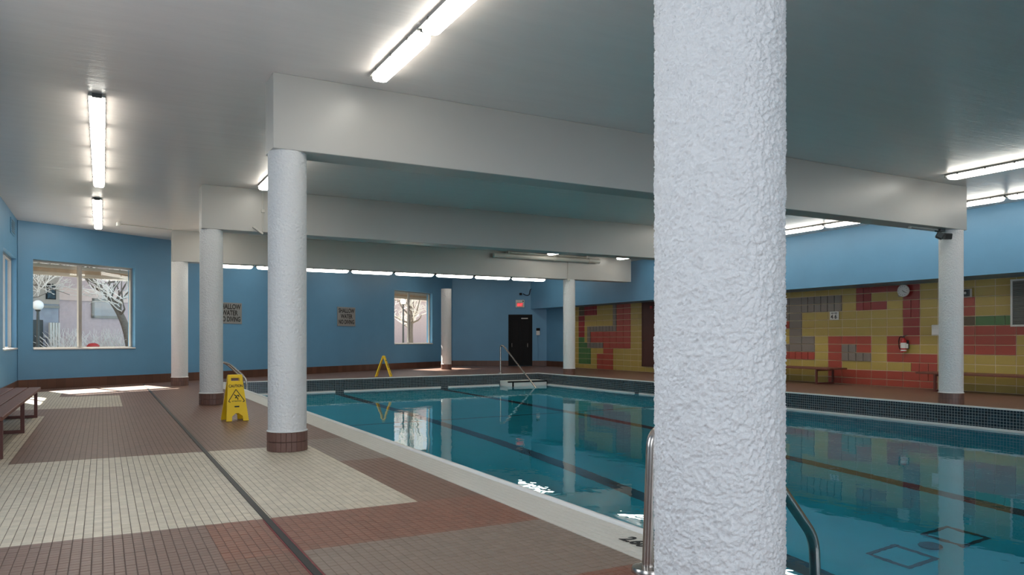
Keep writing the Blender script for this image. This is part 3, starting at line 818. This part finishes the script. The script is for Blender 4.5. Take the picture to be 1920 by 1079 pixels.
# ------------------------------------------------------------------ caution signs
def caution(loc, rz, label, spread=.3):
    o = empty('caution_sign', loc, rz, label, 'floor sign', 'yellow folding caution signs')
    H = .665
    ang = math.atan2(spread / 2, H)
    for s in (-1, 1):
        m_ = Matrix.Translation((0, s * .012, H)) @ Matrix.Rotation(-s * ang if s > 0 else ang * 1.0, 4, 'X').to_4x4()
        m_ = Matrix.Translation((0, s * .012, H)) @ Matrix.Rotation(ang * s, 4, 'X')
        Lp = H / math.cos(ang)
        # outline with handle slot, built from strips (x half width at distance d from the top)
        hw = lambda d: .105 + (.158 - .105) * max(0, (d - .1)) / (Lp - .1) if d > .1 else .105 - (.006 if .03 < d < .09 else 0)
        mb = MB().at(m_)
        t = .015
        def strip(d0, d1, xa0, xb0, xa1, xb1):
            mb.add([(xa0, -t, -d0), (xb0, -t, -d0), (xb1, -t, -d1), (xa1, -t, -d1), (xa0, t, -d0), (xb0, t, -d0), (xb1, t, -d1), (xa1, t, -d1)],
                   [(0, 1, 2, 3)[::-1], (4, 5, 6, 7), (0, 4, 5, 1)[::-1], (1, 5, 6, 2)[::-1], (2, 6, 7, 3)[::-1], (3, 7, 4, 0)[::-1]])
        strip(0, .04, -.1, .1, -.105, .105)
        strip(.04, .09, -.105, -.058, -.105, -.062); strip(.04, .09, .058, .105, .062, .105)
        cuts = [.09, .3, .53]
        for a, b_ in zip(cuts, cuts[1:]): strip(a, b_, -hw(a), hw(a), -hw(b_), hw(b_))
        # legs with an arched cut-out
        strip(.53, .57, -hw(.53), hw(.53), -hw(.57), hw(.57))
        for k in range(4):
            a0, a1 = .57 + .012 * k, .57 + .012 * (k + 1); i0, i1 = .02 + .014 * k, .02 + .014 * (k + 1)
            strip(a0, a1, -hw(a0), -i0, -hw(a1), -i1); strip(a0, a1, i0, hw(a0), i1, hw(a1))
        strip(.618, Lp, -hw(.618), -.074, -hw(Lp), -.08); strip(.618, Lp, .074, hw(.618), .08, hw(Lp))
        pn = mb.build('panel', M['yellow'], o)
        y = -t - .0005 if s < 0 else t + .0005
        rx = lambda: (m_.to_3x3() @ Matrix.Rotation(R(90), 3, 'X')).to_euler() if s < 0 else (m_.to_3x3() @ Matrix.Rotation(R(180), 3, 'Z') @ Matrix.Rotation(R(90), 3, 'X')).to_euler()
        put = lambda name, body, size, d, sx, bold: text(name, body, size, M['ink'], o, m_ @ Vector((0, y, -d)), rx(), sx, bold, .0006)
        put('lettering', 'CAUTION', .055, .165, .80, .0018)
        put('lettering', 'ATTENTION', .024, .392, 1.0, .0006)
        # warning triangle outline
        tri = MB().at(m_)
        def bar(a, b_, w):
            a, b_ = Vector((a[0], 0, -a[1])), Vector((b_[0], 0, -b_[1])); d = (b_ - a).normalized(); n_ = Vector((-d.z, 0, d.x)) * w
            q = [a - n_, b_ - n_, b_ + n_, a + n_]
            tri.add([(p.x, y - .0006, p.z) for p in q] + [(p.x, y + .0006, p.z) for p in q], [(0, 1, 2, 3), (7, 6, 5, 4), (0, 4, 5, 1), (1, 5, 6, 2), (2, 6, 7, 3), (3, 7, 4, 0)])
        for a, b_ in (((0, .215), (-.1, .37)), ((0, .215), (.1, .37)), ((-.1, .37), (-.112, .395)), ((.1, .37), (.112, .395)), ((-.112, .395), (-.085, .404)), ((.112, .395), (.085, .404))):
            bar(a, b_, .0055)
        tri.build('warning_triangle', M['ink'], o)
        tri = MB().at(m_)
        for a, b_ in (((-.03, .29), (.0, .318)), ((.0, .318), (.03, .30)), ((.0, .318), (-.012, .345)), ((.03, .30), (.038, .33)), ((-.012, .345), (-.02, .338)), ((-.012, .33), (.018, .345)), ((.018, .345), (.02, .37))):
            bar(a, b_, .0065)
        tri.build('falling_figure', M['ink'], o)
        lg = MB().at(m_); lg.box(-.034, .034, y - .0006, y + .0006, -.482, -.462); lg.build('maker_mark', M['ink'], o)
    MB().tube([(-.1, 0, H), (.1, 0, H)], .012, 8).build('hinge', M['yellow'], o, True)
    return o
caution((1.72, 11.75, 0), R(4), 'yellow folding CAUTION floor sign facing the camera before the second column', .34)
caution((7.95, 23.2, 0), R(59), 'yellow folding floor sign seen edge-on behind the far pool rim', .46)

# ------------------------------------------------------------------ wall signs
def wallsign(s, label, x0, x1, z0, z1):
    o = empty('wall_sign', (P.x + DB.x * s, P.y + DB.y * s, 0), AB, label, 'sign', 'grey no-diving signs')
    MB().bevbox(x0, x1, -.02, .0, z0, z1, .004).build('plate', M['plate'], o)
    cx = (x0 + x1) / 2; h_ = z1 - z0; w = x1 - x0
    for k, (t_, sx) in enumerate((('SHALLOW', .76), ('WATER', .76), ('NO DIVING', .68))):
        text('lettering', t_, .215, M['ink'], o, (cx, -.0215, z1 - h_ * (.2 + .295 * k)), (R(90), 0, 0), sx * 1.12 * w / .98, .0055, .001)
    return o
wallsign(10.97, 'grey SHALLOW WATER NO DIVING sign fully visible on the blue wall', 0, .98, 1.69, 2.39)
wallsign(5.68, 'grey SHALLOW WATER NO DIVING sign half hidden behind the second column', 0, .93, 1.68, 2.33)

# depth sign on the block wall
RW = R(-90)
o = empty('depth_sign', (WX - .03, 13.92, 1.73), RW, 'small white sign reading 4-6 on the yellow blocks', 'sign')
MB().bevbox(0, .29, -.012, .0, 0, .235, .003).build('plate', M['offwhite'], o)
text('lettering', '4', .15, M['ink'], o, (.075, -.0125, .085), sx=.9, bold=.005, depth=.001)
text('lettering', '6', .15, M['ink'], o, (.195, -.0125, .085), sx=.9, bold=.005, depth=.001)
MB().box(.115, .145, -.0135, -.012, .055, .067).build('dash', M['ink'], o)
MB().box(.245, .27, -.0135, -.012, .058, .066).build('dash', M['ink'], o)
MB().box(.05, .13, -.0135, -.012, .175, .195).build('small_print', M['ink'], o)
MB().box(.155, .24, -.0135, -.012, .175, .195).build('small_print', M['ink'], o)

# clock
o = empty('wall_clock', (WX - .03, 11.71, 2.41), RW, 'round white clock high on the red blocks', 'clock')
MB().box(-.16, .0, -.05, .02, -.14, .02).build('bracket', M['grey'], o)
MB().lathe([(.15, 0), (.15, .045), (.14, .05), (.13, .05)], 32, 'y', (0, -.1, 0)).build('clock_case', M['offwhite'], o, True)
MB().lathe([(.132, 0), (.132, .004)], 32, 'y', (0, -.104, 0)).build('clock_face', M['trimwhite'], o)
for k in range(12):
    a = R(30 * k); MB().at(Matrix.Translation((.112 * math.sin(a), -.106, .112 * math.cos(a))) @ Matrix.Rotation(a, 4, 'Y')).box(-.004, .004, -.001, .001, -.011, .011).build('hour_mark', M['ink'], o)
for a, l, w in ((128, .06, .006), (122, .1, .004)):
    MB().at(Matrix.Translation((0, -.1075, 0)) @ Matrix.Rotation(R(a), 4, 'Y')).box(-w, w, -.001, .001, -.015, l).build('clock_hand', M['ink'], o)

# fire extinguisher
o = empty('fire_extinguisher', (WX - .1, 11.71, .88), RW, 'red fire extinguisher hung on the red blocks below the clock', 'extinguisher')
MB().lathe([(.055, 0), (.066, .008), (.068, .03), (.068, .27), (.055, .31), (.025, .335), (.022, .36)], 20).build('cylinder', M['red'], o, True)
MB().lathe([(.0690, .10), (.0690, .235)], 20).build('label_band', M['offwhite'], o, True)
MB().lathe([(.0688, .03), (.0688, .062)], 20).build('lower_band', M['offwhite'], o, True)
MB().lathe([(.02, .36), (.024, .365), (.024, .39), (.012, .4)], 12).build('valve', M['darkmetal'], o, True)
MB().at(Matrix.Translation((0, 0, .395)) @ Matrix.Rotation(R(-14), 4, 'Y')).box(-.01, .1, -.01, .01, 0, .014).build('lever', M['darkmetal'], o)
MB().tube(bend([(-.01, -.02, .375), (-.085, -.02, .39), (-.115, -.02, .28), (-.105, -.02, .12), (-.07, -.02, .06)], .05), .011, 8).build('hose', M['black'], o, True)
MB().box(.07, .14, -.03, -.025, .1, .21).build('inspection_tag', M['offwhite'], o)
MB().box(-.05, .09, .06, .09, .08, .3).build('wall_bracket', M['darkmetal'], o)

# emergency light on the wall, right of the far column
o = empty('emergency_light', (WX - .03, 10.31, 2.17), RW, 'small dark emergency light box in a pale frame above the red blocks', 'emergency light')
MB().bevbox(0, .24, -.05, 0, 0, .2, .004).build('frame', M['pipe'], o)
MB().bevbox(.015, .21, -.09, -.045, .02, .175, .006).build('box', M['darkmetal'], o)
MB().lathe([(.028, 0), (.02, .02), (.006, .024)], 14, 'y', (.14, -.11, .1)).build('lens', M['offwhite'], o, True)

# white dispenser half hidden behind the far column
o = empty('wall_dispenser', (WX - .03, 10.98, 1.29), RW, 'white wall box peeking out beside the far white column', 'dispenser')
MB().bevbox(0, .3, -.1, 0, 0, .26, .012).build('case', M['offwhite'], o)
MB().bevbox(.02, .28, -.11, -.098, .02, .15, .006).build('cover', M['trimwhite'], o)

# louvred grille
o = empty('louvre_grille', (WX - .03, 9.23, 1.48), RW, 'grey louvred air grille on the block wall at the right frame edge', 'grille')
mb = MB(); mb.box(0, .9, -.03, 0, 0, .04); mb.box(0, .9, -.03, 0, 1.0, 1.04); mb.box(0, .04, -.03, 0, .04, 1.0); mb.box(.86, .9, -.03, 0, .04, 1.0)
mb.build('frame', M['offwhite'], o)
MB().box(.04, .86, -.004, 0, .04, 1.0).build('backing', M['darkmetal'], o)
sm = MB().at(Matrix.Rotation(R(35), 4, 'X')).box(.04, .86, -.017, .017, -.002, .002).mesh('slat', M['grey'])
for k in range(30): link('slat', sm, o, (0, -.016, .06 + k * .0317))

# exit sign, camera conduit and phone in the bay
def bay(s, z): return (Q.x + DF.x * s, Q.y + DF.y * s, z)
o = empty('exit_sign', bay(2.87, 2.64), AF, 'small red-lit exit sign above the dark double door', 'exit sign')
MB().bevbox(0, .39, -.07, 0, 0, .34, .006).build('housing', M['offwhite'], o)
MB().box(.05, .34, -.072, -.069, .02, .22).build('face', simple('exit_face', (.55, .30, .30, 1), .4), o)
text('lettering', 'EXIT', .17, M['exitred'], o, (.195, -.074, .115), sx=.72, bold=.006, depth=.001)
MB().bevbox(.31, .36, -.09, -.065, .25, .3, .004).build('test_lamp', M['black'], o)
o = empty('security_camera', bay(3.1, 3.24), AF, 'black camera on a curled cable above the exit sign', 'camera')
MB().bevbox(-.06, .06, -.2, -.08, -.05, .05, .012).build('camera_body', M['black'], o)
MB().tube([(0, -.08, 0), (0, 0, 0)], .02, 8).build('bracket', M['darkmetal'], o)
MB().tube(bend([(.1, -.03, .02), (.24, -.03, -.06), (.38, -.03, -.05), (.42, -.03, .2), (.53, -.03, .27)], .08), .018, 8).build('cable', M['black'], o, True)
MB().bevbox(.49, .58, -.06, 0, .2, .34, .006).build('junction_box', M['black'], o)
o = empty('wall_phone', bay(3.8, 1.39), AF, 'small phone box on the blue wall right of the dark door', 'phone')
MB().bevbox(0, .16, -.06, 0, 0, .2, .008).build('base', M['offwhite'], o)
MB().bevbox(.0, .16, -.1, 0, .2, .32, .012).build('hood', M['black'], o)
MB().tube([(.06, -.03, 0), (.07, -.02, -.4), (.08, -.015, -1.1)], .008, 6).build('cable', M['blue'], o)

# vent on the left wall
o = empty('wall_vent', (LX, 19.55, 3.53), R(90), 'small blue painted vent high on the left wall', 'vent')
MB().bevbox(0, .75, -.02, 0, 0, .34, .004).build('frame', M['blue'], o)
for k in range(6): MB().at(Matrix.Translation((0, -.026, .05 + k * .048)) @ Matrix.Rotation(R(30), 4, 'X')).box(.05, .7, -.012, .012, -.002, .002).build('slat', M['plate'], o)

# twin floodlight under the beam at the right column
o = empty('twin_floodlight', (13.33, CY[1] - .05, HB), 0, 'twin dark emergency floodlights under the beam beside the right column', 'floodlight')
MB().bevbox(.02, .16, -.06, .06, -.05, 0, .005).build('junction_box', M['darkmetal'], o)
MB().tube([(.06, 0, -.05), (.06, 0, -.12)], .014, 8).build('stem', M['darkmetal'], o)
MB().tube(bend([(.05, 0, -.02), (-.25, 0, -.015), (-.5, 0, -.02), (-.82, 0, -.02)], .05), .014, 8).build('conduit', M['pipe'], o, True)
MB().lathe([(.02, 0), (.03, .01), (.03, .03), (.02, .04)], 10, 'z', (-.8, 0, -.06)).build('conduit_end', M['pipe'], o, True)
for dx, rz_, rx_ in ((-.05, 35, 28), (.17, -20, 10)):
    mb = MB().at(Matrix.Translation((dx, -.07, -.135)) @ Matrix.Rotation(R(rz_), 4, 'Z') @ Matrix.Rotation(R(rx_), 4, 'X'))
    mb.bevbox(-.075, .075, -.07, .05, -.055, .055, .014)
    hd = mb.build('lamp_head', M['darkmetal'], o)
    mb = MB(); mb.m = Matrix.Translation((dx, -.07, -.135)) @ Matrix.Rotation(R(rz_), 4, 'Z') @ Matrix.Rotation(R(rx_), 4, 'X')
    mb.box(-.06, .06, -.074, -.069, -.042, .042).build('lens', M['glassdark'], hd)

# conduit with a small bracket on the middle beam
o = empty('conduit', (2.64, CY[2] - .212, HB), 0, 'thin painted conduit with an angled bracket on the middle beam', 'conduit')
MB().tube([(0, 0, .8), (0, 0, 0)], .013, 8).build('pipe', M['pipe'], o, True)
MB().bevbox(-.03, .03, -.02, .01, .37, .43, .004).build('clamp', M['pipe'], o)
MB().at(Matrix.Rotation(R(35), 4, 'Y')).bevbox(-.2, .02, -.03, .03, -.045, -.01, .004).build('bracket', M['pipe'], o)
# pipe hung on the farthest beam
o = empty('ceiling_pipe', (10.8, CY[3] - .32, 3.86), 0, 'thick painted pipe running along the farthest beam near the ceiling', 'pipe')
MB().tube([(0, 0, 0), (4.05, 0, -.0)], .075, 14).build('main_pipe', M['pipe'], o, True)
MB().lathe([(.088, 0), (.088, .1)], 14, 'x', (3.6, 0, 0)).build('coupling', M['pipe'], o, True)
MB().lathe([(.088, 0), (.088, .1)], 14, 'x', (2.2, 0, 0)).build('coupling', M['pipe'], o, True)
MB().tube([(.6, -.05, .1), (3.5, -.05, .1)], .02, 8).build('side_pipe', M['pipe'], o, True)
for x in (.5, 2.0, 3.5): MB().box(x - .02, x + .02, -.09, .12, .06, .155).build('hanger', M['pipe'], o)
o = empty('conduit', (13.66, CY[3] - .212, HB), 0, 'thin conduit running down the farthest beam above the far corner column', 'conduit')
MB().tube([(0, 0, .58), (0, 0, 0)], .014, 8).build('pipe', M['pipe'], o, True)
MB().bevbox(-.05, .06, -.03, .01, -.06, .01, .004).build('junction_box', M['pipe'], o)
# ceiling sprinkler branch
o = empty('sprinkler_pipe', (.33, 20.25, HC), 0, 'thin sprinkler branch with a small head on the left ceiling', 'sprinkler')
MB().tube([(0, 0, -.05), (1.2, .45, -.05)], .012, 8).build('pipe', M['pipe'], o, True)
MB().lathe([(.05, -.1), (.05, -.03), (.03, -.004)], 12).build('head', M['offwhite'], o, True)

# ------------------------------------------------------------------ outdoors
def ext(s, off, z=0): v = P + DB * s + NB * off; return (v.x, v.y, z)
GZ = .62
M['ground'] = simple('winter_ground', (.34, .31, .24, 1), .9, var=.3, vscale=2.5)
M['mauve'] = simple('mauve_brick', (.58, .48, .50, 1), .8, var=.08, vscale=8)
M['pinkband'] = simple('pink_band', (.74, .60, .56, 1), .8)
M['bluehouse'] = simple('blue_grey_siding', (.36, .40, .48, 1), .7, var=.12, vscale=3)
M['bark'] = simple('bark', (.17, .145, .125, 1), .85, var=.25, vscale=14, bmp=.3, bscale=40)
M['bark2'] = simple('pale_twig', (.80, .77, .74, 1), .8, var=.1, vscale=10)
M['globe'] = simple('globe_white', (.85, .85, .86, 1), .3, var=.01)
M['eave'] = simple('eave_board', (.52, .36, .24, 1), .6, var=.1)
M['eave2'] = simple('eave_board_pale', (.62, .52, .42, 1), .6, var=.05)
g_ = MB().prism([ext(-40, .31)[:2], ext(60, .31)[:2], ext(60, 60)[:2], ext(-40, 60)[:2]], .2, GZ).build('ground', M['ground']); props(g_, kind='structure')
# eaves over the two windows
for s0, s1, z, lab in ((-1.5, 5.0, 2.80, 'wooden eave boards outside the top of the wide window'), (13.2, 18.3, 2.9, 'wooden eave boards outside the top of the small far window')):
    o = empty('eave', ext(s0, 0, z), AB, lab, 'eave', 'wooden eaves outside the windows')
    for k, (y0, y1, dz, mm) in enumerate(((.31, .36, .18, 'eave2'), (.33, .38, .09, 'eave'), (.35, .40, .0, 'eave2'))):
        MB().box(0, s1 - s0, y0, y1, dz, dz + .09).build('board', M[mm], o)

def building(s, off, w, h_, label):
    o = empty('neighbour_house', ext(s, off, GZ), AB, label, 'house', 'houses across the yard'); return o
o = building(6.75, 10, 13, 6, 'mauve rendered house with a dark framed window across the yard')
MB().box(0, 13, 0, 5, 0, 6.5).build('wall', M['mauve'], o)
MB().box(-.02, 13.02, -.05, 0, 2.08, 2.56).build('band', M['pinkband'], o)
mb = MB(); x0, x1, z0, z1 = 1.25, 2.5, 1.42, 2.2
for a in ((x0, x1, z0, z0 + .1), (x0, x1, z1 - .1, z1), (x0, x0 + .09, z0, z1), (x1 - .09, x1, z0, z1)): mb.box(a[0], a[1], -.07, .0, a[2], a[3])
wf = mb.build('window_surround', M['grey'], o); MB().box(x0 + .05, x1 - .05, -.02, -.005, z0 + .05, z1 - .05).build('pane', simple('bright_pane', (.45, .46, .48, 1), .1), wf)
MB().box(-.1, 13.1, -.4, 5.2, 6.5, 6.8).build('roof', M['grey'], o)
o = building(1.2, 9.95, 5.2, 6, 'blue-grey house with slatted porch left of the mauve house')
MB().box(0, 5.5, 0, 5, 0, 6.5).build('wall', M['bluehouse'], o)
MB().box(0, 5.5, -.08, 0, 1.75, 1.85).build('ledge', M['grey'], o)
MB().box(0, 5.5, -.05, 0, 1.9, 4.0).build('upper_siding', simple('beige_siding', (.46, .42, .38, 1), .8), o)
wf = MB().box(5.0, 5.36, -.08, -.04, 2.08, 2.66).build('window_frame', M['black'], o); MB().box(5.04, 5.32, -.09, -.075, 2.12, 2.62).build('pane', M['glassdark'], wf)
sm = MB().box(-.035, .035, -.3, -.2, 0, 1.2).mesh('porch_slat', M['offwhite'])
for k in range(4): link('porch_slat', sm, o, (5.05 + k * .1, 0, 0))
MB().box(4.45, 4.9, -.06, 0, 0, 1.3).build('dark_doorway', M['darkmetal'], o)
MB().box(3.9, 4.9, -.5, -.46, .6, .64).build('railing_bar', M['darkmetal'], o)
rm = MB().box(-.012, .012, -.49, -.47, 0, .62).mesh('baluster', M['darkmetal'])
for k in range(7): link('baluster', rm, o, (3.95 + k * .14, 0, 0))
# boundary wall behind the small far window
o = empty('garden_wall', ext(22, 14, GZ), AB, 'pale mauve wall behind the bare tree in the small window', 'wall')
MB().box(0, 22, 0, .3, 0, 3.4).build('wall', M['mauve'], o); MB().box(-.05, 22.05, -.06, .36, 3.4, 3.55).build('capping', M['pinkband'], o)

def lamp_post(s, off, zt, label):
    o = empty('lamp_post', ext(s, off, GZ), AB, label, 'lamp post', 'globe lamp posts outside')
    MB().tube([(0, 0, 0), (0, 0, zt - GZ - .16)], [.06, .04], 10).build('pole', M['darkmetal'], o, True)
    MB().lathe([(.06, zt - GZ - .2), (.09, zt - GZ - .14), (.05, zt - GZ - .12)], 14).build('collar', M['darkmetal'], o, True)
    pr = [(.17 * math.sin(R(a)) + .001, zt - GZ - .17 * math.cos(R(a))) for a in range(10, 181, 17)]
    MB().lathe(pr, 18).build('globe', M['globe'], o, True)
lamp_post(4.32, 7, 2.33, 'white globe lamp post seen through the left pane of the wide window')
lamp_post(24.19, 7, 3.32, 'white globe lamp post seen through the small far window')

def tree(s, off, label, trunk, seed, n1=9, r0=.14, spread=1.0):
    rnd = random.Random(seed)
    o = empty('bare_tree', ext(s, off, GZ - .1), AB, label, 'tree', 'leafless trees outside')
    nn = len(trunk)
    MB().tube(bend(trunk, .5, 4), [r0 * (1 - .6 * i / (len(bend(trunk, .5, 4)) - 1)) for i in range(len(bend(trunk, .5, 4)))], 10).build('trunk', M['bark'], o, True)
    bb = MB(); tw = MB()
    def grow(p, d, l, r, lev):
        pts = [Vector(p)]; dd = Vector(d).normalized()
        for k in range(4):
            dd = (dd + Vector((rnd.uniform(-.35, .35), rnd.uniform(-.35, .35), rnd.uniform(-.2, .32)))).normalized()
            pts.append(pts[-1] + dd * l / 4)
        (bb if lev < 1 else tw).tube(pts, [max(.009, r * (1 - .16 * k)) for k in range(5)], 6 if lev < 1 else 4)
        if lev < 3:
            for k in range(4 if lev < 2 else 3):
                q = pts[rnd.randint(1, 4)]
                grow(q, dd + Vector((rnd.uniform(-1, 1), rnd.uniform(-1, 1), rnd.uniform(-.4, .8))), l * rnd.uniform(.45, .7), r * .5, lev + 1)
    tp = bend(trunk, .5, 4)
    for k in range(n1):
        q = tp[rnd.randint(len(tp) // 3, len(tp) - 1)]
        grow(q, Vector((rnd.uniform(-1, 1) * spread, rnd.uniform(-1, 1) * spread, rnd.uniform(0, .9))), rnd.uniform(1.1, 2.3), max(.02, r0 * .3), 0)
    bb.build('branches', M['bark'], o); props(tw.build('twigs', M['bark2'], o), kind='stuff')
tree(8.1, 7.6, 'leaning bare tree crossing the right pane of the wide window', [(0, 0, 0), (-.25, 0, 1.2), (-.7, 0, 2.0), (-1.7, 0, 3.0), (-2.6, 0, 3.9)], 3, 20, .15)
tree(4.2, 8.6, 'thin bare tree before the blue-grey house in the wide window', [(0, 0, 0), (.1, 0, 1.5), (.5, .1, 2.6), (1.3, 0, 3.8)], 11, 26, .06)
tree(25.4, 7.4, 'grey forked bare tree in the middle of the small far window', [(0, 0, 0), (-.05, 0, 1.1), (.15, 0, 2.2), (.25, 0, 4.2)], 5, 15, .2)
# shrub thicket below the wide window's right pane
def shrub(s, off, label, seed, n=70, h_=.9, w=1.4):
    rnd = random.Random(seed); o = empty('bare_shrub', ext(s, off, GZ - .05), AB, label, 'shrub')
    mb = MB()
    for k in range(n):
        x = rnd.uniform(-w, w); p = Vector((x, rnd.uniform(-.4, .4), 0)); pts = [p]
        d = Vector((rnd.uniform(-.5, .5), rnd.uniform(-.4, .4), 1))
        for q in range(3):
            d = (d + Vector((rnd.uniform(-.5, .5), rnd.uniform(-.5, .5), rnd.uniform(-.3, .2)))).normalized(); pts.append(pts[-1] + d * h_ / 3)
        mb.tube(pts, [.012, .01, .008, .005], 4)
    props(mb.build('twigs', M['bark2'], o), kind='stuff')
    MB().tube([(0, 0, 0), (.05, 0, .3)], [.05, .03], 8).build('stem', M['bark'], o)
shrub(7.2, 8.4, 'tangled leafless shrub low in the right pane of the wide window', 21, 160, 1.1, 1.5)
o = empty('garden_tub', ext(6.2, 7, GZ), AB, 'small rounded red thing on the ground outside the wide window', 'garden tub')
MB().lathe([(.12, 0), (.17, .1), (.2, .3), (.2, .36), (.15, .42), (.06, .45)], 16).build('tub', M['red'], o, True)
MB().lathe([(.21, .33), (.215, .345), (.21, .36)], 16).build('rim', M['red'], o, True)
